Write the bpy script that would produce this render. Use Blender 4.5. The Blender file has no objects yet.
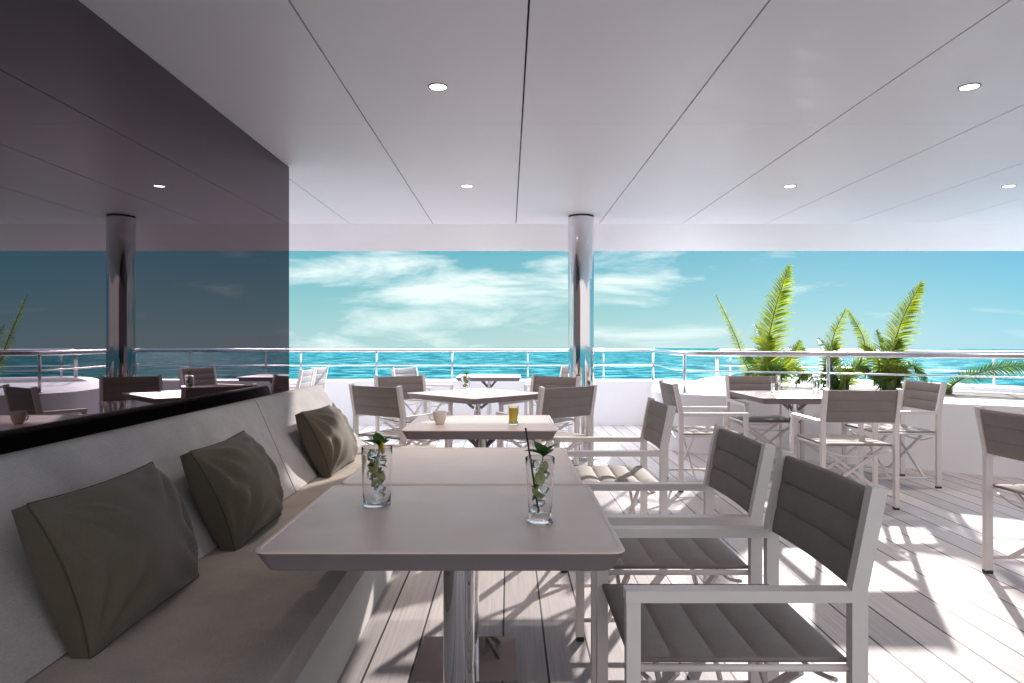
import bpy, bmesh, math, random
from mathutils import Vector, Matrix, noise
random.seed(7)
PI = math.pi
scene = bpy.context.scene
COL = scene.collection
H = 1.25            # eye height above the deck

# ------------------------------------------------------------------ materials
def new_mat(name):
    m = bpy.data.materials.new(name); m.use_nodes = True
    nt = m.node_tree; b = nt.nodes['Principled BSDF']
    return m, nt, b
def N(nt, t, **kw):
    n = nt.nodes.new(t)
    for k, v in kw.items(): setattr(n, k, v)
    return n
def mapped(nt, scale, coord='Object'):
    tc = N(nt, 'ShaderNodeTexCoord'); mp = N(nt, 'ShaderNodeMapping')
    mp.inputs['Scale'].default_value = scale
    nt.links.new(tc.outputs[coord], mp.inputs['Vector'])
    return mp
def noise_tex(nt, vec, scale, detail=4, rough=.55):
    n = N(nt, 'ShaderNodeTexNoise')
    n.inputs['Scale'].default_value = scale; n.inputs['Detail'].default_value = detail
    n.inputs['Roughness'].default_value = rough
    nt.links.new(vec.outputs[0], n.inputs['Vector'])
    return n
def ramp(nt, fac, stops):
    r = N(nt, 'ShaderNodeValToRGB')
    e = r.color_ramp.elements
    e[0].position, e[0].color = stops[0][0], (*stops[0][1], 1)
    e[1].position, e[1].color = stops[-1][0], (*stops[-1][1], 1)
    for p, c in stops[1:-1]:
        x = e.new(p); x.color = (*c, 1)
    nt.links.new(fac, r.inputs['Fac'])
    return r
def bump(nt, b, height, strength, dist=.01):
    bp = N(nt, 'ShaderNodeBump'); bp.inputs['Strength'].default_value = strength
    bp.inputs['Distance'].default_value = dist
    nt.links.new(height, bp.inputs['Height']); nt.links.new(bp.outputs[0], b.inputs['Normal'])
    return bp
def simple(name, col, rough=.5, metal=0, var=.06, nscale=6, bstr=0, bscale=200, spec=.5, coat=0):
    m, nt, b = new_mat(name)
    mp = mapped(nt, (1, 1, 1))
    n = noise_tex(nt, mp, nscale)
    lo = tuple(c * (1 - var) for c in col); hi = tuple(min(1, c * (1 + var)) for c in col)
    r = ramp(nt, n.outputs['Fac'], [(.3, lo), (.7, hi)])
    nt.links.new(r.outputs[0], b.inputs['Base Color'])
    b.inputs['Roughness'].default_value = rough; b.inputs['Metallic'].default_value = metal
    n0 = noise_tex(nt, mapped(nt, (1, 1, 1)), 9, 5, .65)
    rr = N(nt, 'ShaderNodeMapRange'); rr.inputs['From Min'].default_value = .3; rr.inputs['From Max'].default_value = .7
    rr.inputs['To Min'].default_value = rough*.85; rr.inputs['To Max'].default_value = min(1, rough*1.2)
    nt.links.new(n0.outputs['Fac'], rr.inputs['Value']); nt.links.new(rr.outputs[0], b.inputs['Roughness'])
    b.inputs['Specular IOR Level'].default_value = spec
    b.inputs['Coat Weight'].default_value = coat
    if bstr:
        n2 = noise_tex(nt, mp, bscale, 2); bump(nt, b, n2.outputs['Fac'], bstr, .002)
    return m
def fabric(name, col, rough=.9, cell=900, bstr=.35, var=.16, spec=.2, sheen=.15):
    m, nt, b = new_mat(name)
    mp = mapped(nt, (1, 1, 1))
    n = noise_tex(nt, mp, 5, 3)
    n2 = noise_tex(nt, mapped(nt, (1, .35, 1)), 260, 3, .7)
    mx = N(nt, 'ShaderNodeMath', operation='ADD')
    mul = N(nt, 'ShaderNodeMath', operation='MULTIPLY'); mul.inputs[1].default_value = .5
    nt.links.new(n.outputs['Fac'], mul.inputs[0])
    mul2 = N(nt, 'ShaderNodeMath', operation='MULTIPLY'); mul2.inputs[1].default_value = .5
    nt.links.new(n2.outputs['Fac'], mul2.inputs[0])
    nt.links.new(mul.outputs[0], mx.inputs[0]); nt.links.new(mul2.outputs[0], mx.inputs[1])
    r = ramp(nt, mx.outputs[0], [(.32, tuple(c * (1 - var) for c in col)), (.68, tuple(c * (1 + var) for c in col))])
    nt.links.new(r.outputs[0], b.inputs['Base Color'])
    b.inputs['Roughness'].default_value = rough
    b.inputs['Specular IOR Level'].default_value = spec
    b.inputs['Sheen Weight'].default_value = sheen
    n3 = noise_tex(nt, mp, cell, 2, .7)
    bump(nt, b, n3.outputs['Fac'], bstr, .0015)
    return m

M = {}
M['frame'] = simple('frame_paint', (.78, .72, .69), .38, var=.03, bstr=.05, bscale=400)
M['sling'] = fabric('sling_fabric', (.265, .23, .212), .75, 1100, .3)
M['cap'] = simple('rubber', (.03, .03, .03), .7)
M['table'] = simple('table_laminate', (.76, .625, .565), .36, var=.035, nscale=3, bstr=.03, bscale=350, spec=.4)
M['tableedge_shade'] = simple('table_edge_shaded', (.24, .20, .205), .45, var=.04)  # darker mauve edge band, with the shade of the sides put into its colour
M['chrome'] = simple('polished_steel', (.72, .71, .72), .045, 1, var=.02)
M['steel'] = simple('brushed_steel', (.62, .62, .64), .16, 1, var=.04)
M['strut'] = simple('dark_steel', (.20, .19, .19), .35, 1)
M['seat'] = fabric('banquette_fabric', (.34, .29, .25), .92, 520, .8, .22)
M['back'] = fabric('banquette_back_fabric', (.40, .38, .375), .92, 520, .8, .22)
M['plinth'] = fabric('banquette_plinth', (.50, .47, .45), .85, 700, .3, .06)
M['pillow'] = fabric('pillow_fabric', (.105, .087, .065), .85, 700, .6, .2)
M['piping'] = simple('pillow_piping', (.045, .038, .028), .8)
M['white'] = simple('gelcoat_white', (.86, .85, .87), .35, var=.02, nscale=1.5, spec=.5)
M['ceil'] = simple('ceiling_paint', (.87, .83, .87), .42, var=.015, nscale=1.2, spec=.35)
M['gap'] = simple('joint_shadow_gap', (.03, .028, .03), .9)
M['bulkhead'] = simple('bulkhead_paint', (.22, .20, .21), .5)
M['soil'] = simple('soil', (.06, .045, .03), .95, var=.4, nscale=30)
M['ceramic'] = simple('ceramic', (.72, .68, .66), .35)
M['coffee'] = simple('coffee', (.05, .025, .012), .2)
M['straw'] = simple('straw_plastic', (.015, .014, .018), .35)
M['teal'] = simple('teal_rim', (.2, .6, .68), .2)

# dark tinted glass cladding
m, nt, b = new_mat('dark_glass_cladding')
b.inputs['Base Color'].default_value = (.165, .142, .152, 1); b.inputs['Metallic'].default_value = 1
b.inputs['Roughness'].default_value = .012
b.inputs['Specular Tint'].default_value = (.6, .57, .6, 1)
n = noise_tex(nt, mapped(nt, (.4, .4, .4)), 1.2, 1)
bump(nt, b, n.outputs['Fac'], .02, .01)
M['darkglass'] = m

# clear glass
def glassmat(name, col, ior, rough=0):
    m, nt, b = new_mat(name)
    b.inputs['Base Color'].default_value = (*col, 1)
    b.inputs['Transmission Weight'].default_value = 1; b.inputs['IOR'].default_value = ior
    b.inputs['Roughness'].default_value = rough
    return m
M['glass'] = glassmat('clear_glass', (1, 1, 1), 1.40)
M['drink'] = glassmat('clear_drink', (.95, .98, .96), 1.33)
M['ice'] = glassmat('ice', (.9, .97, 1), 1.31, .05)
m, nt, b = new_mat('orange_juice')
b.inputs['Base Color'].default_value = (1, .78, .12, 1); b.inputs['Roughness'].default_value = .25
b.inputs['Subsurface Weight'].default_value = .3
M['juice'] = m

# leaves
def leafmat(name, a, c, sc=18):
    m, nt, b = new_mat(name)
    n = noise_tex(nt, mapped(nt, (1, 1, 1)), sc, 3)
    r = ramp(nt, n.outputs['Fac'], [(.3, a), (.7, c)])
    b.inputs['Roughness'].default_value = .42
    tr = N(nt, 'ShaderNodeBsdfTranslucent'); mx = N(nt, 'ShaderNodeMixShader'); mx.inputs[0].default_value = .62
    nt.links.new(r.outputs[0], b.inputs['Base Color']); nt.links.new(r.outputs[0], tr.inputs['Color'])
    out = nt.nodes['Material Output']
    nt.links.new(b.outputs[0], mx.inputs[1]); nt.links.new(tr.outputs[0], mx.inputs[2])
    nt.links.new(mx.outputs[0], out.inputs['Surface'])
    return m
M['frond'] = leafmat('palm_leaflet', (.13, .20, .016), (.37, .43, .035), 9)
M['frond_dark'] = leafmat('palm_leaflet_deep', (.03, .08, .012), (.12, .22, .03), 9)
M['stem'] = simple('palm_midrib', (.22, .20, .06), .5)
M['mint'] = leafmat('mint_leaf', (.03, .12, .03), (.10, .26, .07), 90)
M['lime'] = simple('lime_peel', (.36, .40, .10), .35, var=.3, nscale=60)
M['lemon'] = simple('lemon_peel', (.75, .55, .04), .4)

# deck planking: pale bleached teak, seams run fore and aft
m, nt, b = new_mat('bleached_deck_planks')
tc = N(nt, 'ShaderNodeTexCoord'); sx = N(nt, 'ShaderNodeSeparateXYZ')
nt.links.new(tc.outputs['Object'], sx.inputs[0])
PIT = .1723
a1 = N(nt, 'ShaderNodeMath', operation='ADD'); a1.inputs[1].default_value = .0246 + PIT * 60
nt.links.new(sx.outputs['X'], a1.inputs[0])
d1 = N(nt, 'ShaderNodeMath', operation='DIVIDE'); d1.inputs[1].default_value = PIT
nt.links.new(a1.outputs[0], d1.inputs[0])
fr = N(nt, 'ShaderNodeMath', operation='FRACT'); fl = N(nt, 'ShaderNodeMath', operation='FLOOR')
nt.links.new(d1.outputs[0], fr.inputs[0]); nt.links.new(d1.outputs[0], fl.inputs[0])
pp = N(nt, 'ShaderNodeMath', operation='PINGPONG'); pp.inputs[1].default_value = .5
nt.links.new(fr.outputs[0], pp.inputs[0])
seam = N(nt, 'ShaderNodeMapRange'); seam.inputs['From Min'].default_value = .021; seam.inputs['From Max'].default_value = .030
nt.links.new(pp.outputs[0], seam.inputs['Value'])
wn = N(nt, 'ShaderNodeTexWhiteNoise', noise_dimensions='1D'); nt.links.new(fl.outputs[0], wn.inputs['W'])
cmb = N(nt, 'ShaderNodeCombineXYZ')
sy = N(nt, 'ShaderNodeMath', operation='MULTIPLY'); sy.inputs[1].default_value = 1.3
nt.links.new(sx.outputs['Y'], sy.inputs[0])
sxx = N(nt, 'ShaderNodeMath', operation='MULTIPLY'); sxx.inputs[1].default_value = 55
nt.links.new(sx.outputs['X'], sxx.inputs[0])
nt.links.new(sxx.outputs[0], cmb.inputs['X']); nt.links.new(sy.outputs[0], cmb.inputs['Y'])
w20 = N(nt, 'ShaderNodeMath', operation='MULTIPLY'); w20.inputs[1].default_value = 37
nt.links.new(wn.outputs['Value'], w20.inputs[0]); nt.links.new(w20.outputs[0], cmb.inputs['Z'])
gr = N(nt, 'ShaderNodeTexNoise'); gr.inputs['Scale'].default_value = 1.6; gr.inputs['Detail'].default_value = 6; gr.inputs['Roughness'].default_value = .65
nt.links.new(cmb.outputs[0], gr.inputs['Vector'])
g1 = ramp(nt, gr.outputs['Fac'], [(.25, (.385, .345, .35)), (.5, (.49, .45, .45)), (.8, (.58, .535, .54))])
tone = N(nt, 'ShaderNodeMapRange'); tone.inputs['To Min'].default_value = .82; tone.inputs['To Max'].default_value = 1.14
nt.links.new(wn.outputs['Value'], tone.inputs['Value'])
mt = N(nt, 'ShaderNodeMix', data_type='RGBA', blend_type='MULTIPLY'); mt.inputs['Factor'].default_value = 1
nt.links.new(g1.outputs[0], mt.inputs['A']); nt.links.new(tone.outputs[0], mt.inputs['B'])
big = noise_tex(nt, mapped(nt, (1, .5, 1)), 1.1, 4)
bt = N(nt, 'ShaderNodeMapRange'); bt.inputs['To Min'].default_value = .88; bt.inputs['To Max'].default_value = 1.1
nt.links.new(big.outputs['Fac'], bt.inputs['Value'])
mt2 = N(nt, 'ShaderNodeMix', data_type='RGBA', blend_type='MULTIPLY'); mt2.inputs['Factor'].default_value = 1
nt.links.new(mt.outputs['Result'], mt2.inputs['A']); nt.links.new(bt.outputs[0], mt2.inputs['B'])
ms = N(nt, 'ShaderNodeMix', data_type='RGBA'); ms.inputs['A'].default_value = (.022, .02, .024, 1)
nt.links.new(seam.outputs[0], ms.inputs['Factor']); nt.links.new(mt2.outputs['Result'], ms.inputs['B'])
nt.links.new(ms.outputs['Result'], b.inputs['Base Color'])
b.inputs['Roughness'].default_value = .62; b.inputs['Specular IOR Level'].default_value = .25
ad = N(nt, 'ShaderNodeMath', operation='MULTIPLY_ADD'); ad.inputs[1].default_value = .25
nt.links.new(gr.outputs['Fac'], ad.inputs[0]); nt.links.new(seam.outputs[0], ad.inputs[2])
bump(nt, b, ad.outputs[0], .35, .003)
M['deck'] = m

# sea
m, nt, b = new_mat('sea_water')
mp = mapped(nt, (.55, 1, 1))
n1 = noise_tex(nt, mp, .11, 7, .62); n2 = noise_tex(nt, mp, .45, 5, .6)
mxn = N(nt, 'ShaderNodeMath', operation='MULTIPLY_ADD'); mxn.inputs[1].default_value = .35
nt.links.new(n2.outputs['Fac'], mxn.inputs[0]); nt.links.new(n1.outputs['Fac'], mxn.inputs[2])
r = ramp(nt, mxn.outputs[0], [(.55, (.002, .045, .065)), (.63, (.004, .085, .11)), (.70, (.012, .15, .17)), (.80, (.12, .30, .31))])
nt.links.new(r.outputs[0], b.inputs['Base Color'])
df = N(nt, 'ShaderNodeBsdfDiffuse'); gl = N(nt, 'ShaderNodeBsdfGlossy'); gl.inputs['Roughness'].default_value = .12
nt.links.new(r.outputs[0], df.inputs['Color']); gl.inputs['Color'].default_value = (.8, 1, 1, 1)
bp = bump(nt, b, mxn.outputs[0], 1, 2.2)
nt.links.new(bp.outputs[0], df.inputs['Normal']); nt.links.new(bp.outputs[0], gl.inputs['Normal'])
mx = N(nt, 'ShaderNodeMixShader'); mx.inputs[0].default_value = .025
nt.links.new(df.outputs[0], mx.inputs[1]); nt.links.new(gl.outputs[0], mx.inputs[2])
nt.links.new(mx.outputs[0], nt.nodes['Material Output'].inputs['Surface'])
M['sea'] = m
m, nt, b = new_mat('lamp_lens')
b.inputs['Emission Color'].default_value = (1, .97, .9, 1); b.inputs['Emission Strength'].default_value = 4
b.inputs['Base Color'].default_value = (.8, .8, .8, 1)
M['lens'] = m

# ------------------------------------------------------------------ mesh helpers
def obj(name, bm, mat, parent=None, smooth=False, bevel=0, seg=2, auto=None, dorecalc=True):
    if bevel:
        es = [e for e in bm.edges if len(e.link_faces) == 2 and e.calc_face_angle(0) > .5]
        bmesh.ops.bevel(bm, geom=es, offset=bevel, segments=seg, profile=.5, affect='EDGES', clamp_overlap=True)
    if dorecalc: bmesh.ops.recalc_face_normals(bm, faces=bm.faces)
    me = bpy.data.meshes.new(name); bm.to_mesh(me); bm.free()
    me.materials.append(mat)
    if smooth:
        for p in me.polygons: p.use_smooth = True
    if auto is not None: me.set_sharp_from_angle(angle=math.radians(auto))
    o = bpy.data.objects.new(name, me); COL.objects.link(o)
    if parent: o.parent = parent
    return o
def thing(name, label, cat, loc=(0, 0, 0), rz=0, group=None):
    o = bpy.data.objects.new(name, None); o.empty_display_size = .1; COL.objects.link(o)
    o.location = loc; o.rotation_euler = (0, 0, rz); o['label'] = label; o['category'] = cat
    if group: o['group'] = group
    return o
def tag(o, label, cat, group=None):
    o['label'] = label; o['category'] = cat
    if group: o['group'] = group
    return o
def struct(o): o['kind'] = 'structure'; return o
def dup(root, loc, rz, label, sc=None):
    r = root.copy(); COL.objects.link(r); r.location = loc; r.rotation_euler = (0, 0, rz); r['label'] = label
    if sc: r.scale = sc
    for ch in list(root.children):
        c = ch.copy(); COL.objects.link(c); c.parent = r
        for g in list(ch.children):
            d = g.copy(); COL.objects.link(d); d.parent = c
    return r
def box(bm, x0, x1, y0, y1, z0, z1):
    v = [bm.verts.new(p) for p in ((x0,y0,z0),(x1,y0,z0),(x1,y1,z0),(x0,y1,z0),(x0,y0,z1),(x1,y0,z1),(x1,y1,z1),(x0,y1,z1))]
    for f in ((0,3,2,1),(4,5,6,7),(0,1,5,4),(1,2,6,5),(2,3,7,6),(3,0,4,7)): bm.faces.new([v[i] for i in f])
def sweep(bm, path, prof, up=Vector((0, 0, 1)), caps=True, closed=False):
    """sweep a closed 2D profile along a path with mitred joints"""
    P = [Vector(p) for p in path]; n = len(P); rings = []
    for i, p in enumerate(P):
        a = (P[i] - P[i-1]).normalized() if (i > 0 or closed) else None
        c = (P[(i+1) % n] - P[i]).normalized() if (i < n-1 or closed) else None
        if a is None: a = c
        if c is None: c = a
        t = (a + c).normalized()
        u = up if abs(t.dot(up)) < .98 else Vector((1, 0, 0))
        s = t.cross(u).normalized(); w = s.cross(t).normalized()
        k = 1 / max(.4, t.dot(a))
        bend = (c - a)
        bdir = bend.normalized() if bend.length > 1e-4 else None
        ring = []
        for (x, y) in prof:
            q = s * x + w * y
            if bdir is not None: q = q + bdir * (q.dot(bdir)) * (k - 1)
            ring.append(bm.verts.new(p + q))
        rings.append(ring)
    m = len(prof)
    for i in range(n if closed else n-1):
        A, B = rings[i], rings[(i+1) % n]
        for j in range(m): bm.faces.new((A[j], A[(j+1) % m], B[(j+1) % m], B[j]))
    if caps and not closed:
        bm.faces.new(rings[0][::-1]); bm.faces.new(rings[-1])
def circ(r, n=10): return [(r*math.cos(2*PI*i/n), r*math.sin(2*PI*i/n)) for i in range(n)]
def rect(w, h): return [(-w/2, -h/2), (w/2, -h/2), (w/2, h/2), (-w/2, h/2)]
def tube(bm, path, r, n=10, **k): sweep(bm, path, circ(r, n), **k)
def lathe(bm, prof, n=32, c=(0, 0, 0), close=True):
    rings = []
    for (r, z) in prof:
        if r < 1e-6: rings.append([bm.verts.new((c[0], c[1], c[2]+z))])
        else: rings.append([bm.verts.new((c[0]+r*math.cos(2*PI*i/n), c[1]+r*math.sin(2*PI*i/n), c[2]+z)) for i in range(n)])
    for A, B in zip(rings, rings[1:]):
        for i in range(n):
            j = (i+1) % n
            if len(A) == 1 and len(B) == 1: continue
            if len(A) == 1: bm.faces.new((A[0], B[j], B[i]))
            elif len(B) == 1: bm.faces.new((A[i], A[j], B[0]))
            else: bm.faces.new((A[i], A[j], B[j], B[i]))
def smooth_path(pts, n=8):
    """Catmull-Rom"""
    P = [Vector(p) for p in pts]; out = []
    for i in range(len(P)-1):
        p0 = P[max(0, i-1)]; p1 = P[i]; p2 = P[i+1]; p3 = P[min(len(P)-1, i+2)]
        for k in range(n):
            t = k/n
            out.append(.5*((2*p1)+(-p0+p2)*t+(2*p0-5*p1+4*p2-p3)*t*t+(-p0+3*p1-3*p2+p3)*t**3))
    out.append(P[-1]); return out
def prism(bm, pts, z0, z1):
    lo = [bm.verts.new((x, y, z0)) for x, y in pts]; hi = [bm.verts.new((x, y, z1)) for x, y in pts]
    n = len(pts)
    for i in range(n): bm.faces.new((lo[i], lo[(i+1) % n], hi[(i+1) % n], hi[i]))
    bm.faces.new(hi); bm.faces.new(lo[::-1])

# ------------------------------------------------------------------ setting
bm = bmesh.new(); box(bm, -8, 8.3, -4, 10.55, -.3, 0); struct(obj('deck', bm, M['deck']))
bm = bmesh.new()
vs = [bm.verts.new((1330*math.cos(2*PI*i/256), 1330*math.sin(2*PI*i/256), 0)) for i in range(256)]
bm.faces.new(vs); o = struct(obj('sea', bm, M['sea'])); o.location = (0, 0, -11)

ZC = H + 1.351
xs = [-8] + [.08 + .952*k for k in range(-8, 9)] + [8.3]
xs = [x for x in xs if -8 <= x <= 8.3]
ys = [-.6, 1.45, 4.24, 7.85]
bm = bmesh.new()
for i in range(len(xs)-1):
    for j in range(len(ys)-1):
        gx = .0045; gy = .0012
        box(bm, xs[i]+(gx if i else 0), xs[i+1]-gx, ys[j]+gy, ys[j+1]-(gy if j < 2 else 0), ZC, ZC+.02)
ceil = struct(obj('ceiling', bm, M['ceil']))
bm = bmesh.new(); box(bm, -8, 8.3, -.6, 7.85, ZC+.021, ZC+.05); obj('ceiling_joint_backing', bm, M['gap'], ceil)
# sloping edge soffit, falls to a lower outer edge
YE = 8.3; ZE = H + 90.5/683*YE
bm = bmesh.new()
pr = [(7.851, ZC), (YE, ZE), (YE+.03, ZE+.02), (YE+.03, ZC+.25), (7.851, ZC+.25)]
A = [bm.verts.new((-8, y, z)) for y, z in pr]; B = [bm.verts.new((8.3, y, z)) for y, z in pr]
for i in range(5): bm.faces.new((A[i], A[(i+1) % 5], B[(i+1) % 5], B[i]))
bm.faces.new(A); bm.faces.new(B[::-1]); obj('ceiling_edge', bm, M['white'], ceil)
bm = bmesh.new(); box(bm, -8, 8.3, -.6, 7.849, ZC+.052, ZC+.25); obj('deck_above', bm, M['white'], ceil)

# dark glass wall
w = thing('glass_wall', 'tall dark glossy glass wall mirroring sea and deck behind the banquette', 'wall', (-1.7, 0, 0))
bm = bmesh.new(); box(bm, -.012, 0, -4, 5.28, 0, ZC-.004); obj('glass_panel', bm, M['darkglass'], w)
bm = bmesh.new(); box(bm, -6.2, -.014, -4, 5.272, 0, ZC-.004); obj('wall_body', bm, M['bulkhead'], w)

# ------------------------------------------------------------------ downlights
def downlight(x, y, label):
    t = thing('downlight', label, 'ceiling light', (x, y, ZC), 0, 'recessed downlights in the ceiling')
    bm = bmesh.new(); lathe(bm, [(.044, -.001), (.046, -.005), (.052, -.005), (.053, 0)], 32); obj('trim_ring', bm, M['strut'], t, True)
    bm = bmesh.new(); lathe(bm, [(0, -.003), (.044, -.003)], 32); obj('lamp_lens', bm, M['lens'], t, dorecalc=True)
    l = bpy.data.lights.new('downlight_lamp', 'SPOT'); l.energy = 20; l.color = (1, .86, .72); l.spot_size = math.radians(95); l.spot_blend = 1; l.shadow_soft_size = .04
    lo = bpy.data.objects.new('downlight_lamp', l); COL.objects.link(lo); lo.parent = t; lo.location = (0, 0, -.012)
    return t
downlight(-.376, 3.62, 'large lit round downlight in the ceiling above the front table')
downlight(2.44, 3.62, 'large lit round downlight in the ceiling at the upper right')
downlight(-.365, 5.93, 'small round downlight in the ceiling left of the chrome pillar')
downlight(2.44, 5.93, 'small round downlight in the ceiling above the right-hand table')
downlight(4.34, 5.93, 'small round downlight in the ceiling at the far right edge')

# ------------------------------------------------------------------ pillar
t = thing('pillar', 'round polished chrome pillar rising from the deck to the white ceiling', 'pillar', (.775, 7.35, 0))
bm = bmesh.new(); lathe(bm, [(.14, 0), (.14, ZC-.02)], 64); obj('shaft', bm, M['chrome'], t, True)
bm = bmesh.new(); lathe(bm, [(.136, ZC-.022), (.136, ZC-.0005)], 48); obj('shadow_ring', bm, M['gap'], t, True)
bm = bmesh.new(); lathe(bm, [(.19, .001), (.19, .012), (.142, .02), (.141, .05)], 48); obj('base_collar', bm, M['chrome'], t, True, auto=30)

# ------------------------------------------------------------------ bulwark and planter
bm = bmesh.new(); box(bm, -8, 2.63, 10.2, 10.5, -.6, .675)
bmesh.ops.bevel(bm, geom=list(bm.edges), offset=.03, segments=4, affect='EDGES', profile=.5)
tag(obj('bulwark', bm, M['white'], smooth=True, auto=40), 'long low straight white bulwark under the rail at the far end of the deck', 'low wall')
inner = smooth_path([(2.3, 10.45, 0), (1.95, 9.3, 0), (1.77, 8.4, 0), (1.80, 7.95, 0), (2.1, 7.6, 0), (2.7, 7.36, 0), (3.4, 7.0, 0), (4.1, 6.6, 0), (4.7, 6.2, 0), (5.6, 5.3, 0), (6.3, 4.1, 0), (6.7, 2.4, 0), (6.8, 0, 0), (6.8, -4, 0)], 6)
outer = smooth_path([(2.75, 10.35, 0), (3.2, 10.3, 0), (4.1, 9.9, 0), (5.0, 9.1, 0), (6.0, 8.0, 0), (7.0, 6.4, 0), (7.6, 4.5, 0), (7.85, 2, 0), (7.85, -4, 0)], 6)
pl = thing('planter', 'curved white planter wall wrapping the right side of the deck behind the chairs', 'planter', (0, 0, 0))
bm = bmesh.new()
pts = [(p.x, p.y) for p in inner] + [(p.x, p.y) for p in reversed(outer)]
prism(bm, pts, -.3, .655)
obj('wall', bm, M['white'], pl, True, bevel=.02, auto=35)
bm = bmesh.new()
prof = []
n = len(outer)
sc = []
for i, p in enumerate(outer):
    rise = min(1, i/7.0); z = .58 + .14*(1-(1-rise)**2)
    sc.append((p, z))
A = []
for i, (p, z) in enumerate(sc):
    q = outer[min(i+1, n-1)] - outer[max(0, i-1)]; s = Vector((-q.y, q.x, 0)).normalized()*.15
    A.append([bm.verts.new((p.x+s.x*k, p.y+s.y*k, zz)) for k, zz in ((-1, -.35), (1, -.35), (1, z-.02), (.85, z), (-.85, z), (-1, z-.02))])
for a, b2 in zip(A, A[1:]):
    for j in range(6): bm.faces.new((a[j], a[(j+1) % 6], b2[(j+1) % 6], b2[j]))
bm.faces.new(A[0]); bm.faces.new(A[-1][::-1])
obj('outer_coaming', bm, M['white'], pl, True, auto=35)
bm = bmesh.new()
bed = [(3.1, 8.9), (3.0, 8.4), (3.5, 7.9), (4.4, 7.5), (5.2, 6.9), (5.7, 6.6), (6.0, 7.0), (5.6, 7.9), (4.9, 8.5), (4.2, 9.0), (3.5, 9.2)]
f = [bm.verts.new((x, y, .6595)) for x, y in bed]; bm.faces.new(f)
obj('planting_bed', bm, M['soil'], pl)

# ------------------------------------------------------------------ railings
def railing(name, label, path, ztop, zwires, posts, rtube, rpost, zfoot, down=None):
    t = thing(name, label, 'railing', (0, 0, 0), 0, 'steel deck railings')
    bm = bmesh.new()
    top = [Vector((p[0], p[1], ztop)) for p in path]
    if down == 'end':
        a, b_ = top[-2], top[-1]; dr = (b_-a).normalized()
        for k in range(1, 7):
            an = k/6*PI/2; top.append(b_ + dr*.06*math.sin(an) + Vector((0, 0, -.06*(1-math.cos(an)))))
        top.append(top[-1] + Vector((0, 0, -(ztop-.06-zfoot))))
    if down == 'start':
        a, b_ = top[1], top[0]; dr = (b_-a).normalized(); pre = []
        for k in range(1, 7):
            an = k/6*PI/2; pre.append(b_ + dr*.06*math.sin(an) + Vector((0, 0, -.06*(1-math.cos(an)))))
        pre.append(pre[-1] + Vector((0, 0, -(ztop-.06-zfoot)))); top = pre[::-1] + top
    tube(bm, top, rtube, 12); obj('handrail', bm, M['steel'], t, True)
    for z in zwires:
        bm = bmesh.new(); tube(bm, [(p[0], p[1], z) for p in path], .009, 8); obj('cable', bm, M['steel'], t, True)
    for x, y in posts:
        bm = bmesh.new(); tube(bm, [(x, y, zfoot), (x, y, ztop-rtube*.5)], rpost, 10); po = obj('post', bm, M['steel'], t, True)
        bm = bmesh.new(); lathe(bm, [(.045, 0), (.045, .012), (rpost, .016)], 20, (x, y, zfoot)); obj('post_foot', bm, M['steel'], po, True)
    return t
YR = 10.35
railing('railing', 'long straight steel handrail with thin posts along the far white bulwark',
        [(-8, YR, 0), (-3, YR, 0), (2.20, YR, 0)], 1.115, [.885], [((px-509)*YR/683, YR) for px in [-2+75.7*k for k in range(9)] if True][::1], .028, .013, .67)
ir = [p + Vector((.10, .10, 0)) for p in inner[16:]]
ir = smooth_path([(2.20, 10.345, 0), (2.12, 10.1, 0), (2.06, 9.3, 0), (1.99, 8.4, 0), (2.0, 8.0, 0)], 5) + [Vector((2.06, 7.83, 0)), Vector((2.25, 7.68, 0))] + [p for p in ir if p.x > 2.5]
railing('railing', 'thick steel handrail curving along the inner edge of the planter in front of the palms',
        ir, 1.115, [.915], [(2.13, 10.1), (2.03, 7.90), (3.35, 7.17), (4.85, 6.2), (6.0, 4.95), (6.6, 3.5), (6.9, 1.5)], .029, .018, .655)
orl = [p for p in outer if p.x > 3.2]
railing('railing', 'thin steel handrail on the outer edge of the planter behind the palms',
        orl, 1.115, [.885], [(outer[k].x, outer[k].y) for k in (7, 12, 18, 23, 29, 35, 41)], .026, .014, .7, 'start')

# ------------------------------------------------------------------ chairs (local: faces -X)
def rear_path(s): return [(.27, s*.269, .012), (.27, s*.269, .66), (.318, s*.269, .90)]
def pad_grid(bm, nu, nv, fn_top, fn_bot):
    T = [[bm.verts.new(fn_top(i/nu, j/nv)) for j in range(nv+1)] for i in range(nu+1)]
    B = [[bm.verts.new(fn_bot(i/nu, j/nv)) for j in range(nv+1)] for i in range(nu+1)]
    for i in range(nu):
        for j in range(nv):
            bm.faces.new((T[i][j], T[i+1][j], T[i+1][j+1], T[i][j+1]))
            bm.faces.new((B[i][j], B[i][j+1], B[i+1][j+1], B[i+1][j]))
    for i in range(nu):
        bm.faces.new((T[i][0], B[i][0], B[i+1][0], T[i+1][0])); bm.faces.new((T[i][nv], T[i+1][nv], B[i+1][nv], B[i][nv]))
    for j in range(nv):
        bm.faces.new((T[0][j], T[0][j+1], B[0][j+1], B[0][j])); bm.faces.new((T[nu][j], B[nu][j], B[nu][j+1], T[nu][j+1]))
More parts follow.
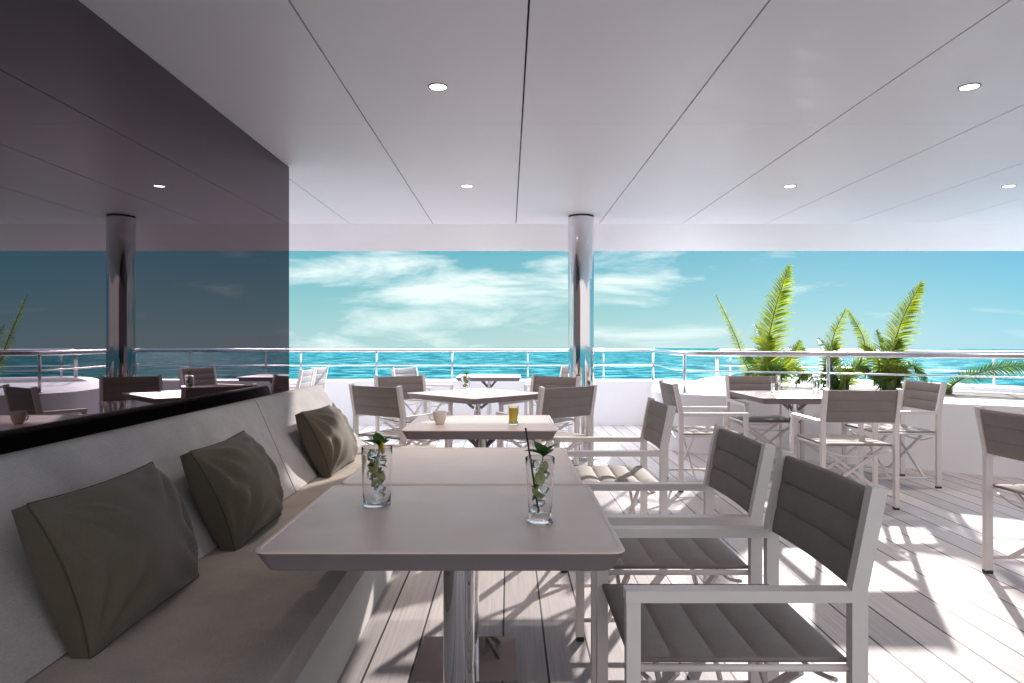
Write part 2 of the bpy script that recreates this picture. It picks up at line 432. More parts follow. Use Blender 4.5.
def make_chair(label):
    t = thing('director_chair', label, 'chair', (0, 0, 0), 0, 'white framed terrace chairs with taupe sling seats')
    for s in (-1, 1):
        bm = bmesh.new(); sweep(bm, [(-.27, s*.269, .012), (-.27, s*.269, .628)], rect(.034, .030), up=Vector((0, 1, 0)))
        l = obj('leg', bm, M['frame'], t, bevel=.003)
        bm = bmesh.new(); box(bm, -.286, -.254, s*.269-.0165, s*.269+.0165, 0, .018); obj('foot_cap', bm, M['cap'], l)
        bm = bmesh.new(); sweep(bm, rear_path(s), rect(.038, .030), up=Vector((0, 1, 0)))
        l = obj('leg', bm, M['frame'], t, bevel=.003)
        bm = bmesh.new(); box(bm, .251, .289, s*.269-.0165, s*.269+.0165, 0, .018); obj('foot_cap', bm, M['cap'], l)
        bm = bmesh.new(); box(bm, -.289, .249, s*.269-.021, s*.269+.021, .629, .657); obj('armrest', bm, M['frame'], t, bevel=.003)
        for z in (.085, .462):
            bm = bmesh.new(); tube(bm, [(-.253, s*.262, z), (.253, s*.262, z)], .009, 8); obj('side_rail', bm, M['frame'], t, True)
    for x in (-.15, .15):
        for s in (-1, 1):
            bm = bmesh.new(); sweep(bm, [(x+.008*s, -.25*s, .088), (x+.008*s, .25*s, .452)], rect(.022, .012), up=Vector((1, 0, 0)))
            obj('cross_brace', bm, M['frame'], t, bevel=.002, seg=1)
    for x in (-.225, .225):
        bm = bmesh.new(); tube(bm, smooth_path([(x, -.255, .43), (x, -.13, .395), (x, 0, .388), (x, .13, .395), (x, .255, .43)], 5), .006, 8)
        obj('spreader_rod', bm, M['frame'], t, True)
    # seat: five cross channels
    def zt(u, v):
        ch = abs(math.sin(PI*u*5))**.55
        edge = min(1, min(v, 1-v)/.05)**.5
        return .478 + .013*ch*(.35+.65*edge) - .006*math.sin(PI*v)*math.sin(PI*u)
    def st(u, v): return (-.272+.527*u, -.25+.50*v, zt(u, v))
    def sb(u, v): return (-.272+.527*u, -.25+.50*v, .470 - .006*math.sin(PI*v)*math.sin(PI*u))
    bm = bmesh.new(); pad_grid(bm, 60, 14, st, sb); se = obj('seat', bm, M['sling'], t, True, auto=60)
    for s in (-1, 1):
        bm = bmesh.new(); tube(bm, [(-.270, s*.2505, .478), (.254, s*.2505, .478)], .005, 8); obj('piping', bm, M['sling'], se, True)
    # back: three channels across
    def bx(u): return .2735 + .043*u
    def bt(u, v):
        ch = abs(math.sin(PI*u*3))**.5; edge = min(1, min(v, 1-v)/.05)**.5
        return (bx(u) - .006 - .010*ch*(.3+.7*edge) + .012*math.sin(PI*v), -.253+.506*v, .648+.24*u)
    def bb(u, v):
        ch = abs(math.sin(PI*u*3))**.5; edge = min(1, min(v, 1-v)/.05)**.5
        return (bx(u) + .006 + .008*ch*(.3+.7*edge) + .012*math.sin(PI*v), -.253+.506*v, .648+.24*u)
    bm = bmesh.new(); pad_grid(bm, 42, 14, bt, bb); obj('backrest', bm, M['sling'], t, True, auto=60)
    return t
def face(dx, dy): return math.atan2(dy, dx) - PI     # local -X points along (dx,dy)
def from_back(bx_, by, dx, dy):
    """centre of the chair from the centre of its back, facing (dx,dy)"""
    l = math.hypot(dx, dy); return (bx_+dx/l*.30, by+dy/l*.30)
c1 = make_chair('nearest chair at the front table, its taupe seat and armrest closest to the viewer')
c1.location = (.567, 1.911, 0)
dup(c1, (.567, 2.592, 0), 0, 'second chair along the front tables, just behind the nearest one')
dup(c1, (.567, 3.972, 0), 0, 'third chair along the tables, with sunlit pads, beside the table holding the yellow juice')
def place(bx_, by, dx, dy, label, sc=None):
    x, y = from_back(bx_, by, dx, dy); return dup(c1, (x, y, 0), face(dx, dy), label, sc)
place(-1.07, 5.50, .57, .82, 'chair seen from behind at the near left side of the diamond-set table')
place(.465, 5.42, -.57, .82, 'chair seen from behind at the near right side of the diamond-set table, before the pillar')
place(-1.13, 7.10, .57, -.82, 'chair at the far left side of the diamond-set table, facing the viewer')
place(.47, 7.00, -.57, -.82, 'chair at the far right side of the diamond-set table, half behind the pillar')
place(-1.42, 9.35, .90, -.44, 'sunlit chair at the left end of the farthest small table by the bulwark')
place(.86, 9.35, -.90, -.44, 'chair at the right end of the farthest small table, mostly hidden by the pillar')
place(-2.60, 8.75, -1, -.02, 'nearer of the two pale chairs just past the end of the dark glass wall')
place(-2.61, 9.45, -1, .02, 'farther of the two pale chairs just past the end of the dark glass wall')
place(2.61, 5.06, .03, 1, 'chair with its back to the viewer in front of the right-hand table')
place(2.55, 7.14, 0, -1, 'chair on the far side of the right-hand table, its back against the planter')
place(1.40, 5.95, 1, 0, 'chair on the left side of the right-hand table, facing right')
place(3.69, 6.09, -1, 0, 'chair on the right side of the right-hand table, below the largest right palm frond')
place(2.57, 3.42, 1, .05, 'chair cut off by the right edge of the photo, alone on the deck')

# ------------------------------------------------------------------ tables
def rrect(w, d, r, n=6):
    out = []
    for cx, cy, a0 in ((w/2-r, d/2-r, 0), (-w/2+r, d/2-r, 90), (-w/2+r, -d/2+r, 180), (w/2-r, -d/2+r, 270)):
        for k in range(n+1):
            a = math.radians(a0+90*k/n); out.append((cx+r*math.cos(a), cy+r*math.sin(a)))
    return out
def make_table(label, loc, w, d, rz=0, zt=.75, post=(0, 0), pr=.046, plate=.40):
    t = thing('cafe_table', label, 'table', (*loc, 0), rz, 'square pedestal cafe tables')
    bm = bmesh.new(); rings = []
    R = .035
    prof = [(.034, -.056), (.028, -.053), (.004, -.010), (0, -.005), (.001, -.002), (.004, 0), (.012, 0), (.0145, -.0022)]
    for ins, dz in prof:
        rings.append([bm.verts.new((x, y, zt+dz)) for x, y in rrect(w-2*ins, d-2*ins, max(.008, R-ins*.4))])
    for A, B in zip(rings, rings[1:]):
        n = len(A)
        for i in range(n): bm.faces.new((A[i], A[(i+1) % n], B[(i+1) % n], B[i]))
    bm.faces.new(rings[-1]); bm.faces.new(rings[0][::-1])
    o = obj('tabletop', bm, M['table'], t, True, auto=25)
    o.data.materials.append(M['tableedge_shade'])
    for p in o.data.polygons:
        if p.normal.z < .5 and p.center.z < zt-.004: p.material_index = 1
    px, py = post
    bm = bmesh.new(); tube(bm, [(px, py, .012), (px, py, zt-.052)], pr, 32); obj('pedestal', bm, M['chrome'], t, True, auto=50)
    bm = bmesh.new(); box(bm, px-plate/2, px+plate/2, py-plate/2, py+plate/2, .001, .012); obj('base_plate', bm, M['chrome'], t, bevel=.002)
    for a in (45, 135, 225, 315):
        c, s = math.cos(math.radians(a)), math.sin(math.radians(a))
        bm = bmesh.new(); sweep(bm, [(px+c*.035, py+s*.035, zt-.15), (px+c*.15, py+s*.15, zt-.055)], rect(.012, .026)); obj('strut', bm, M['strut'], t)
    return t
make_table('nearest table in the front, with two iced drinks on it', (-.167, 2.006), .896, .768, post=(.02, 0))
make_table('second table pushed up behind the nearest one, its top bare', (-.167, 2.812), .86, .828, post=(.003, -.135), plate=.38)
make_table('table holding the small cup and the glass of yellow juice', (-.167, 4.25), .885, .82)
make_table('table turned like a diamond, with one mint drink, left of the chrome pillar', (-.31, 6.66), .985, .985, math.radians(45), pr=.035)
make_table('small farthest table standing against the white bulwark', (-.27, 9.3), .86, .80, zt=.785, pr=.035)
make_table('right-hand table with two tall glasses, in front of the planter', (2.71, 6.50), .95, .95, pr=.042)

# ------------------------------------------------------------------ banquette
YB0, YJ, YB1 = -1.2, 3.78, 5.30
t = thing('banquette', 'long low upholstered greige banquette bench along the dark glass wall', 'bench', (-1.1, 2, 0))
L = Vector((1.1, -2, 0))
def extr(profile, y0, y1, bev, ny, sl0=0, sl1=0):
    bm = bmesh.new(); rows = []
    for k in range(ny+1):
        y = y0+(y1-y0)*k/ny
        sl = sl1 if k == ny else sl0
        rows.append([bm.verts.new((x+1.1, y-2+sl*(z-.68), z)) for x, z in profile])
    n = len(profile)
    for A, B in zip(rows, rows[1:]):
        for i in range(n): bm.faces.new((A[i], A[(i+1) % n], B[(i+1) % n], B[i]))
    bm.faces.new(rows[0][::-1]); bm.faces.new(rows[-1])
    return bm
bm = extr([(-1.66, 0), (-.63, 0), (-.63, .30), (-1.66, .30)], YB0, YB1-.03, 0, 1); obj('plinth', bm, M['plinth'], t, bevel=.006)
for a, b_ in ((YB0, YJ-.003), (YJ+.003, YB1)):
    bm = extr([(-1.60, .303), (-.595, .303), (-.568, .44), (-.60, .452), (-1.60, .448)], a, b_, 0, 1)
    obj('seat_cushion', bm, M['seat'], t, True, bevel=.012, seg=4, auto=50)
    bm = extr([(-1.13, .455), (-1.16, .452), (-1.64, .452), (-1.66, .50), (-1.535, .895), (-1.52, .911), (-1.475, .911), (-1.455, .90)], a + (.004 if a > 0 else 0), b_ - (.004 if a < 0 else 0), 0, 1, .72 if a > 0 else 0, .72 if a < 0 else 0)
    obj('backrest', bm, M['back'], t, True, bevel=.012, seg=4, auto=50)

# ------------------------------------------------------------------ pillows
def pillow(label, y0, y1, xb, zb, xt, zt_, seed, twist=0, T=.095):
    w = y1-y0; lean = Vector((xt-xb, 0, zt_-zb)); h = lean.length
    t = thing('pillow', label, 'pillow', ((xb), (y0+y1)/2, zb), 0, 'olive throw pillows on the banquette')
    up = lean.normalized(); nrm = Vector((up.z, 0, -up.x)); al = Vector((0, 1, 0))
    rot = Matrix.Rotation(twist, 3, nrm)
    nu, nv = 40, 28
    g0 = .037
    def sh(u, v):
        # rounded, pinched outline
        a = u*2-1; b2 = v*2-1
        k = 1 - .045*(1-b2*b2)*abs(a)**3; k2 = 1 - .06*(1-a*a)*abs(b2)**3
        return a*k*w/2, (b2*k2)*h/2
    def th(u, v):
        a = abs(u*2-1); b2 = abs(v*2-1)
        return T*max(0, (1-a**2.6))**.62*max(0, (1-b2**2.6))**.62
    def wr(u, v, s):
        p = Vector((u*3+seed*7, v*3, s))
        q = noise.noise(p)*.008
        cr = 0
        # creases radiating from corners
        for (cx, cy) in ((0, 0), (1, 0), (0, 1), (1, 1)):
            du, dv = u-cx, (v-cy)*.75; rr = math.hypot(du, dv); an = math.atan2(dv, du)
            cr += math.sin(an*13+seed*3+cx*2)*.014*math.exp(-((rr-.28)/.16)**2)
        cr += .003*math.sin((u*1.0+v*.35)*26+2.5*noise.noise(Vector((u*2, v*2, seed))))*math.exp(-((v-.78)/.22)**2)
        return q+cr
    bm = bmesh.new(); F = {}; Bk = {}
    for i in range(nu+1):
        for j in range(nv+1):
            u, v = i/nu, j/nv
            # denser near the edges
            u = .5-.5*math.cos(PI*u); v = .5-.5*math.cos(PI*v)
            x, y = sh(u, v); tt = th(u, v); inn = min(1, tt/(T*.35))
            g = g0*(1-.45*(abs(u*2-1)*abs(v*2-1))**2)
            base = al*x + up*y; base = rot @ base; base = base + up*(h/2)
            sag = -up*0
            F[i, j] = bm.verts.new(base + nrm*(g+tt+wr(u, v, 1)*inn))
            Bk[i, j] = bm.verts.new(base - nrm*(g+tt*.55))
    for i in range(nu):
        for j in range(nv):
            bm.faces.new((F[i,j], F[i+1,j], F[i+1,j+1], F[i,j+1])); bm.faces.new((Bk[i,j], Bk[i,j+1], Bk[i+1,j+1], Bk[i+1,j]))
    for i in range(nu):
        bm.faces.new((F[i,0], Bk[i,0], Bk[i+1,0], F[i+1,0])); bm.faces.new((F[i,nv], F[i+1,nv], Bk[i+1,nv], Bk[i,nv]))
    for j in range(nv):
        bm.faces.new((F[0,j], F[0,j+1], Bk[0,j+1], Bk[0,j])); bm.faces.new((F[nu,j], Bk[nu,j], Bk[nu,j+1], F[nu,j+1]))
    loop = [F[i,0].co.copy() for i in range(nu)] + [F[nu,j].co.copy() for j in range(nv)] + [F[i,nv].co.copy() for i in range(nu, 0, -1)] + [F[0,j].co.copy() for j in range(nv, 0, -1)]
    obj('cover', bm, M['pillow'], t, True, auto=80)
    bm = bmesh.new()
    lp = []
    for p in loop:
        if not lp or (p-lp[-1]).length > .004: lp.append(p)
    tube(bm, [p+nrm*.001 for p in lp], .0025, 6, closed=True, up=nrm); obj('piping', bm, M['piping'], t, True)
    return t
pillow('largest olive pillow in the lower left, nearest the viewer on the banquette', 1.72, 2.325, -1.075, .44, -1.235, .832, 1)
pillow('middle olive pillow leaning on the banquette, between the other two', 2.60, 3.14, -1.065, .442, -1.235, .828, 2, .02)
pillow('far olive pillow catching the sun near the end of the banquette', 4.0, 4.60, -1.06, .445, -1.235, .822, 3, -.02)

# ------------------------------------------------------------------ drinks
def ground_glass(bm, r0, r1, h, wall=.0018, foot=.010, n=40, flare=0):
    prof = [(0, 0), (r0*.92, 0), (r0, .002)]
    if flare: prof += [(r0, .008), (r0*.86, .014), (r0*.88, .022)]
    rr = r0*.88 if flare else r0; z0 = prof[-1][1]
    for k in range(1, 9):
        prof.append((rr+(r1-rr)*k/8, z0+(h-z0)*k/8))
    prof.append((r1-wall*.5, h+.0012)); prof.append((r1-wall, h))
    for k in range(8, -1, -1):
        z = z0+(h-z0)*k/8
        if z > foot: prof.append((rr+(r1-rr)*k/8-wall, z))
    prof += [(rr*.8, foot), (0, foot)]
    lathe(bm, prof, n)
def leaf(bm, base, direc, up, ln, wd, curl=.25):
    d = Vector(direc).normalized(); u = Vector(up); s = d.cross(u).normalized(); u = s.cross(d).normalized()
    pr_ = []
    for k in range(9):
        t = k/8; w = wd*math.sin(PI*t**.8)*.5+.0004
        c = Vector(base) + d*ln*t - u*ln*curl*t*t
        pr_.append([bm.verts.new(c - s*w + u*w*.35), bm.verts.new(c), bm.verts.new(c + s*w + u*w*.35)])
    for a, b2 in zip(pr_, pr_[1:]):
        bm.faces.new((a[0], a[1], b2[1], b2[0])); bm.faces.new((a[1], a[2], b2[2], b2[1]))
def slice_(bm, c, nrm, r, th=.004):
    nrm = Vector(nrm).normalized(); q = nrm.to_track_quat('Z', 'Y')
    vs0 = []; vs1 = []
    for i in range(20):
        p = Vector((r*math.cos(2*PI*i/20), r*math.sin(2*PI*i/20), 0))
        vs0.append(bm.verts.new(Vector(c)+q @ (p+Vector((0, 0, th/2))))); vs1.append(bm.verts.new(Vector(c)+q @ (p-Vector((0, 0, th/2)))))
    bm.faces.new(vs0); bm.faces.new(vs1[::-1])
    for i in range(20): bm.faces.new((vs0[i], vs1[i], vs1[(i+1) % 20], vs0[(i+1) % 20]))
def mixed(label, loc, r0, r1, h, flare, straw, seed, group=True, lemon=False):
    rnd = random.Random(seed)
    t = thing('drink_glass', label, 'drink', loc, 0, 'iced drinks with mint')
    bm = bmesh.new(); ground_glass(bm, r0, r1, h, flare=flare, foot=.022 if flare else .009); obj('tumbler', bm, M['glass'], t, True, auto=50)
    rin = min(r0*.85, r1*.9)-.004
    bm = bmesh.new()
    zs = [.085, .125, .15]
    for k, z in enumerate(zs):
        a = rnd.uniform(0, 6.28); rr = rin*.35
        slice_(bm, (rr*math.cos(a), rr*math.sin(a), z*h/.18), (rnd.uniform(-1, 1), rnd.uniform(-1, -.2), rnd.uniform(-.3, .6)), rin*.72)
    obj('lime_slice', bm, M['lime'], t)
    for k in range(7):
        bm = bmesh.new(); bmesh.ops.create_cube(bm, size=rin*.8)
        a = rnd.uniform(0, 6.28)
        bmesh.ops.transform(bm, matrix=Matrix.Translation((rin*.5*math.cos(a), rin*.5*math.sin(a), (.035+.02*k)*h/.18)) @ Matrix.Rotation(rnd.uniform(0, 3), 4, Vector((rnd.random(), rnd.random(), rnd.random())).normalized()), verts=bm.verts)
        obj('ice_cube', bm, M['ice'], t, bevel=.003)
    bm = bmesh.new()
    for k in range(10):
        a = rnd.uniform(0, 6.28)
        leaf(bm, (rin*.3*math.cos(a), rin*.3*math.sin(a), rnd.uniform(.4, .85)*h), (math.cos(a), math.sin(a), rnd.uniform(-.4, .8)), (0, 0, 1), rin*.75, rin*.6)
    for k in range(6):
        a = 2*PI*k/6+rnd.uniform(-.2, .2); up_ = .55 if k % 2 else 1.5
        leaf(bm, (.008, 0, h*1.0+.002*k), (math.cos(a), math.sin(a), up_), (0, 0, 1), .054, .034)
    tube(bm, [(.004, 0, h*.6), (.008, 0, h*1.03)], .0015, 6)
    obj('mint_sprig', bm, M['mint'], t, True)
    if straw:
        bm = bmesh.new(); tube(bm, straw, .0028, 10); obj('straw', bm, M['straw'], t, True)
    if lemon:
        bm = bmesh.new(); slice_(bm, (.014, -.004, h+.002), (.9, .5, .15), .024, .005); obj('lemon_slice', bm, M['lemon'], t)
    return t
mixed('straight glass with mint and a lemon slice on the left side of the front table', (-.404, 2.09, .7484), .042, .047, .178, False, None, 3, lemon=True)
mixed('footed glass with mint and a black straw on the right side of the front table', (.086, 1.892, .7484), .036, .041, .180, True, [(-.004, -.004, .028), (-.040, .0, .262)], 5)
mixed('small-looking drink with green leaves on the diamond-set table', (-.405, 6.40, .7484), .036, .042, .185, False, None, 9)
for x, y, lb in ((2.50, 6.42, 'tall clear glass on the near left part of the right-hand table'), (3.05, 6.78, 'tall clear glass on the right part of the right-hand table, behind the chair back')):
    t = thing('drink_glass', lb, 'glass', (x, y, .7484), 0, 'tall clear glasses')
    bm = bmesh.new(); ground_glass(bm, .036, .040, .17, foot=.014); obj('tumbler', bm, M['glass'], t, True, auto=50)
    bm = bmesh.new(); lathe(bm, [(0, .0145), (.032, .0145), (.0345, .11), (0, .11)], 28); obj('drink', bm, M['drink'], t, True, auto=50)
t = thing('coffee_cup', 'small pale ceramic cup on the table with the yellow juice', 'cup', (-.42, 4.15, .7484))
bm = bmesh.new(); lathe(bm, [(0, 0), (.022, 0), (.024, .004), (.034, .02), (.041, .045), (.043, .075), (.0425, .077), (.040, .075), (.038, .045), (.03, .02), (0, .012)], 36); obj('bowl', bm, M['ceramic'], t, True)
bm = bmesh.new(); lathe(bm, [(0, .06), (.0385, .06)], 30); obj('coffee', bm, M['coffee'], t)
bm = bmesh.new(); tube(bm, smooth_path([(-.040, 0, .062), (-.058, -.004, .060), (-.062, -.006, .042), (-.052, -.004, .026), (-.036, 0, .024)], 5), .0042, 8); obj('handle', bm, M['ceramic'], t, True)
t = thing('juice_glass', 'glass of bright yellow juice on the table beside the small cup', 'drink', (.027, 4.12, .7484))
bm = bmesh.new(); ground_glass(bm, .028, .032, .112, foot=.008, n=32); obj('tumbler', bm, M['glass'], t, True, auto=50)
bm = bmesh.new(); lathe(bm, [(0, .0085), (.0262, .0085), (.0301, .104), (0, .104)], 32); obj('juice', bm, M['juice'], t, True, auto=50)

# ------------------------------------------------------------------ palms
def frond(bm_l, bm_s, path, width, seed, dens=70, droop=.25):
    rnd = random.Random(seed)
    P = smooth_path(path, 14); n = len(P)
    L_ = [0]
    for a, b2 in zip(P, P[1:]): L_.append(L_[-1]+(b2-a).length)
    tot = L_[-1]
    # tapered rachis
    for i in range(n-1):
        pass
    rings = []
    for i, p in enumerate(P):
        tdir = (P[min(i+1, n-1)]-P[max(i-1, 0)]).normalized(); s = tdir.cross(Vector((0, 1, 0))).normalized(); w = s.cross(tdir)
        r = .010*(1-i/n)+.002
        rings.append([bm_s.verts.new(p+s*r*math.cos(k*PI/3)+w*r*math.sin(k*PI/3)) for k in range(6)])
    for A, B in zip(rings, rings[1:]):
        for k in range(6): bm_s.faces.new((A[k], A[(k+1) % 6], B[(k+1) % 6], B[k]))
    def at(s):
        for i in range(n-1):
            if L_[i+1] >= s:
                f = (s-L_[i])/max(1e-6, L_[i+1]-L_[i]); return P[i].lerp(P[i+1], f), (P[i+1]-P[i]).normalized()
        return P[-1], (P[-1]-P[-2]).normalized()
    facing = Vector((rnd.uniform(-.35, .35), -1, rnd.uniform(.0, .3))).normalized()
    dens = int(dens*1.35); width *= 1.12
    for k in range(dens):
        s = tot*(.06+.94*k/dens); u = s/tot
        c, td = at(s)
        side = td.cross(facing).normalized(); nr = side.cross(td).normalized()
        prof = math.sin(PI*min(1, .16+.84*u**.85))**.6 if u < .97 else .25
        wl = width*max(.18, prof)
        for sg in (-1, 1):
            ln = wl*rnd.uniform(.85, 1.12)
            d = (side*sg*1.0 + td*(.55+.5*u) + nr*rnd.uniform(-.3, .55) + td*rnd.uniform(-.15, .15)).normalized()
            wd = (.010+.068*width)*rnd.uniform(.8, 1.2)
            wv = (td*.8 + nr*.6*sg*rnd.uniform(.6, 1.2)).normalized()
            a0 = c; prev = None
            for q in range(5):
                f = q/4; w = wd*(1-f**1.6)*(.55+.9*f*(1-f)*2)+.0006
                pt = a0 + d*ln*f + Vector((0, 0, -1))*ln*droop*f*f*rnd.uniform(.9, 1.1)
                cur = (bm_l.verts.new(pt-wv*w/2), bm_l.verts.new(pt+wv*w/2))
                if prev: bm_l.faces.new((prev[0], prev[1], cur[1], cur[0]))
                prev = cur
def W(px, py, Y): return Vector(((px-509)*Y/683, Y, H-(py-341.5)*Y/683))
def palm(label, base, fronds, seed):
    t = thing('palm_plant', label, 'plant', base, 0, 'palm plants growing in the planter')
    b = Vector(base)
    for k, (pts, wd, mat, dn) in enumerate(fronds):
        bl, bs = bmesh.new(), bmesh.new()
        frond(bl, bs, [Vector((0, 0, 0))] + [p-b for p in pts], wd, seed*10+k, dn)
        f = obj('frond', bl, M[mat], t, dorecalc=False); obj('midrib', bs, M['stem'], f, True)
    bm = bmesh.new(); lathe(bm, [(0, -.02), (.06, -.02), (.075, .04), (.05, .10), (0, .12)], 14)
    for v in bm.verts: v.co += Vector((noise.noise(v.co*30), noise.noise(v.co*30+Vector((5, 0, 0))), 0))*.02
    obj('crown_base', bm, M['stem'], t, True)
B1 = (3.30, 8.55, .66)
palm('left palm clump, one very tall frond and a thin one leaning left', B1, [
    ([W(768, 350, 8.5), W(775, 310, 8.45), W(789, 266, 8.4)], .27, 'frond', 84),
    ([W(748, 368, 8.5), W(735, 335, 8.5), W(716, 295, 8.45)], .10, 'frond', 60),
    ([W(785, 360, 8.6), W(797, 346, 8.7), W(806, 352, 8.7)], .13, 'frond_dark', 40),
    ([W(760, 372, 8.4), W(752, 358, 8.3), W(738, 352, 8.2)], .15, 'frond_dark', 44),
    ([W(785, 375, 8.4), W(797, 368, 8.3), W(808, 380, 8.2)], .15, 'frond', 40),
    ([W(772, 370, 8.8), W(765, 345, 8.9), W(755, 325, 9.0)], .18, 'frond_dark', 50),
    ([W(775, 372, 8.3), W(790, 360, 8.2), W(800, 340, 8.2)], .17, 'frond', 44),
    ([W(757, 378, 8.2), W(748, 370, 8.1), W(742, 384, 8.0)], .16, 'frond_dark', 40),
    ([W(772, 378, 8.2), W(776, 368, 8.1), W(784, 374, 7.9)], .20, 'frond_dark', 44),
    ([W(766, 370, 8.3), W(765, 352, 8.3), W(770, 335, 8.3)], .24, 'frond', 50)], 1)
B2 = (4.08, 8.35, .66)
palm('middle palm clump, two medium fronds meeting in a peak', B2, [
    ([W(829, 365, 8.3), W(834, 335, 8.3), W(846, 309, 8.2)], .19, 'frond', 66),
    ([W(860, 362, 8.3), W(864, 340, 8.3), W(848, 310, 8.3)], .13, 'frond', 56),
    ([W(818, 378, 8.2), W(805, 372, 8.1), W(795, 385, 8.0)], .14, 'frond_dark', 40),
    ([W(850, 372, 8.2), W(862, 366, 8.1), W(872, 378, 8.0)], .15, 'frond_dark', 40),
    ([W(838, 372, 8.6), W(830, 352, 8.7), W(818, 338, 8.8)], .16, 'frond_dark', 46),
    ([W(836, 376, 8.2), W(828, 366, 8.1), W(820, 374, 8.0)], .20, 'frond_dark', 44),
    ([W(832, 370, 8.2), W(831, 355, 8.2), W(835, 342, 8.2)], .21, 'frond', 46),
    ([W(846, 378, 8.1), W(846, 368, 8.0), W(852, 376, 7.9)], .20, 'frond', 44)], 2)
B3 = (4.62, 8.15, .66)
palm('right palm clump, one tall broad frond leaning right', B3, [
    ([W(893, 355, 8.1), W(903, 318, 8.05), W(922, 282, 8.0)], .23, 'frond', 84),
    ([W(882, 368, 8.1), W(872, 350, 8.1), W(862, 345, 8.1)], .15, 'frond', 44),
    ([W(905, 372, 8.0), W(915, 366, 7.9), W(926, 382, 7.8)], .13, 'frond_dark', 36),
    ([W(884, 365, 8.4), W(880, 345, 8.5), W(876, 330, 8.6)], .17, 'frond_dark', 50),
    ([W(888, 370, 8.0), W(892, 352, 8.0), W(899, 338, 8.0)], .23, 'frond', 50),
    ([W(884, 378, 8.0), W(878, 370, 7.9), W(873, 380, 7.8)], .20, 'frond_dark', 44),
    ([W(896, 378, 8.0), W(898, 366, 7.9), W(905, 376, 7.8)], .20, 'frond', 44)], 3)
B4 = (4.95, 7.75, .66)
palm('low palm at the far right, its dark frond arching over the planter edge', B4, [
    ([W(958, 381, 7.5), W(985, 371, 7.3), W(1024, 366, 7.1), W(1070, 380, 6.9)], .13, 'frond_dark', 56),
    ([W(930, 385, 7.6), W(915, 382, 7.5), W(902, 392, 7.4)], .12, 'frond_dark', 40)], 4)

# ------------------------------------------------------------------ world, sun
SUN_AZ = math.radians(25.5); SUN_EL = math.radians(19.5)
wd = bpy.data.worlds.new('World'); scene.world = wd; wd.use_nodes = True
nt = wd.node_tree; bg = nt.nodes['Background']; bg.inputs['Strength'].default_value = .10
tc = N(nt, 'ShaderNodeTexCoord'); sp = N(nt, 'ShaderNodeSeparateXYZ'); nt.links.new(tc.outputs['Generated'], sp.inputs[0])
zc = N(nt, 'ShaderNodeMath', operation='MAXIMUM'); zc.inputs[1].default_value = .001; nt.links.new(sp.outputs['Z'], zc.inputs[0])
cb = N(nt, 'ShaderNodeCombineXYZ'); nt.links.new(sp.outputs['X'], cb.inputs['X']); nt.links.new(sp.outputs['Y'], cb.inputs['Y']); nt.links.new(zc.outputs[0], cb.inputs['Z'])
sky = N(nt, 'ShaderNodeTexSky', sky_type='NISHITA'); sky.sun_disc = False
sky.sun_elevation = SUN_EL; sky.sun_rotation = SUN_AZ; sky.air_density = 1; sky.dust_density = .6; sky.ozone_density = 1.5
nt.links.new(cb.outputs[0], sky.inputs['Vector'])
grad = ramp(nt, zc.outputs[0], [(0.0, (.31, .51, .53)), (.05, (.21, .45, .48)), (.13, (.095, .345, .43)), (.30, (1.7, 1.85, 2.1)), (.6, (4.8, 4.6, 4.9))])  # upper stops, out of view, brightened as added fill light
gk = N(nt, 'ShaderNodeMix', data_type='RGBA', blend_type='MULTIPLY'); gk.inputs['Factor'].default_value = 1
SKYK = 3.6
nt.links.new(grad.outputs[0], gk.inputs['A']); gk.inputs['B'].default_value = (SKYK, SKYK, SKYK, 1)
mixs = N(nt, 'ShaderNodeMix', data_type='RGBA'); mixs.inputs['Factor'].default_value = .985
nt.links.new(sky.outputs[0], mixs.inputs['A'])
rb = N(nt, 'ShaderNodeMapRange'); rb.inputs['From Min'].default_value = .05; rb.inputs['From Max'].default_value = .65
nt.links.new(sp.outputs['X'], rb.inputs['Value'])
rm = N(nt, 'ShaderNodeMix', data_type='RGBA', blend_type='MULTIPLY'); nt.links.new(rb.outputs[0], rm.inputs['Factor'])
nt.links.new(gk.outputs['Result'], rm.inputs['A']); rm.inputs['B'].default_value = (.62, .98, 1.22, 1)
nt.links.new(rm.outputs['Result'], mixs.inputs['B'])
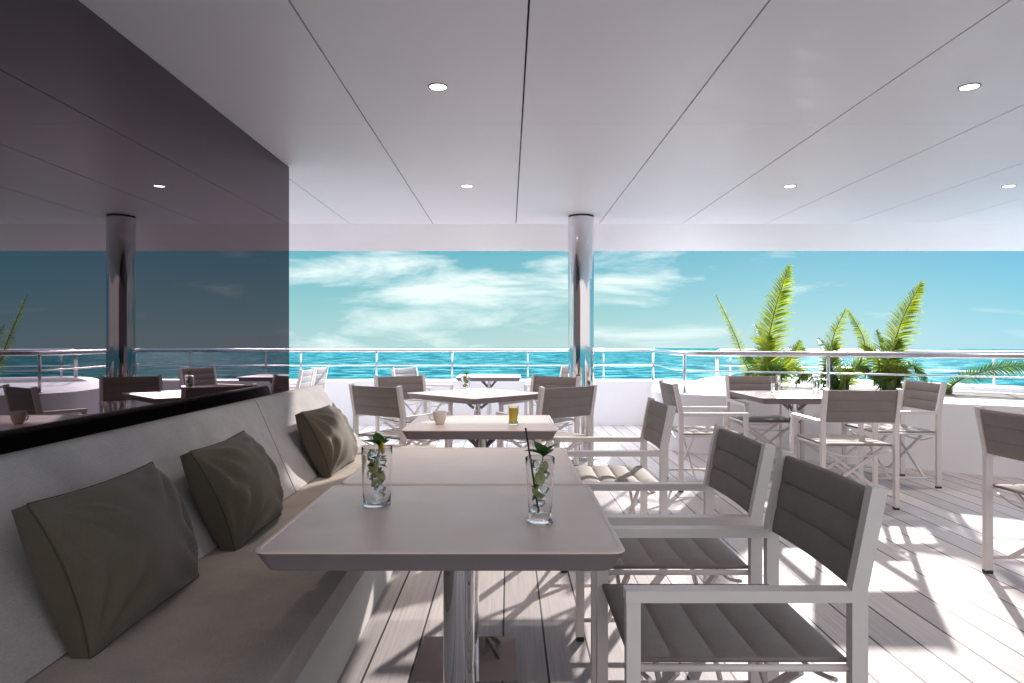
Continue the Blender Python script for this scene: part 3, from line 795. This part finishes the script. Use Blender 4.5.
# clouds: streaks, thicker to the left
mpc = N(nt, 'ShaderNodeMapping'); mpc.inputs['Scale'].default_value = (2.7, 2.7, 12.5); mpc.inputs['Location'].default_value = (.35, .2, .6)
mpc.inputs['Rotation'].default_value = (0, .05, 0)
nt.links.new(tc.outputs['Generated'], mpc.inputs['Vector'])
cn = noise_tex(nt, mpc, 1.5, 8, .58); cn.inputs['Distortion'].default_value = .35
lx = N(nt, 'ShaderNodeMath', operation='MULTIPLY_ADD'); lx.inputs[1].default_value = -.14; nt.links.new(sp.outputs['X'], lx.inputs[0]); nt.links.new(cn.outputs['Fac'], lx.inputs[2])
cr = ramp(nt, lx.outputs[0], [(.515, (0, 0, 0)), (.59, (.42, .42, .42)), (.68, (1, 1, 1))])
mc = N(nt, 'ShaderNodeMix', data_type='RGBA'); nt.links.new(cr.outputs[0], mc.inputs['Factor'])
nt.links.new(mixs.outputs['Result'], mc.inputs['A']); mc.inputs['B'].default_value = (2.5, 2.9, 2.85, 1)
# added unseen brightness in the sky behind the camera, fills the interior
bk = N(nt, 'ShaderNodeMapRange', interpolation_type='SMOOTHSTEP'); bk.inputs['From Min'].default_value = .05; bk.inputs['From Max'].default_value = -.5
nt.links.new(sp.outputs['Y'], bk.inputs['Value'])
mb = N(nt, 'ShaderNodeMix', data_type='RGBA'); nt.links.new(bk.outputs[0], mb.inputs['Factor'])
nt.links.new(mc.outputs['Result'], mb.inputs['A']); mb.inputs['B'].default_value = (3.1, 2.95, 2.9, 1)
nt.links.new(mb.outputs['Result'], bg.inputs['Color'])

sl = bpy.data.lights.new('sun', 'SUN'); sl.energy = 2.0; sl.angle = math.radians(.9); sl.color = (1, .92, .85)
so = bpy.data.objects.new('sun', sl); COL.objects.link(so)
d = Vector((math.sin(SUN_AZ)*math.cos(SUN_EL), math.cos(SUN_AZ)*math.cos(SUN_EL), math.sin(SUN_EL)))
so.rotation_euler = d.to_track_quat('Z', 'Y').to_euler(); so.location = (20, 40, 20)

# ------------------------------------------------------------------ camera
cam = bpy.data.cameras.new('camera'); co = bpy.data.objects.new('camera', cam); COL.objects.link(co)
cam.sensor_width = 36; cam.lens = 36*683/1024; cam.shift_x = 3/1024; cam.clip_start = .05; cam.clip_end = 6000
co.location = (0, 0, H); co.rotation_euler = (PI/2, 0, 0); scene.camera = co
vs = scene.view_settings; vs.view_transform = 'Standard'; vs.look = 'None'; vs.gamma = 1; vs.exposure = 1.88
scene.cycles.caustics_reflective = False; scene.cycles.max_bounces = 14; scene.cycles.diffuse_bounces = 8; scene.cycles.glossy_bounces = 8; scene.cycles.transmission_bounces = 14
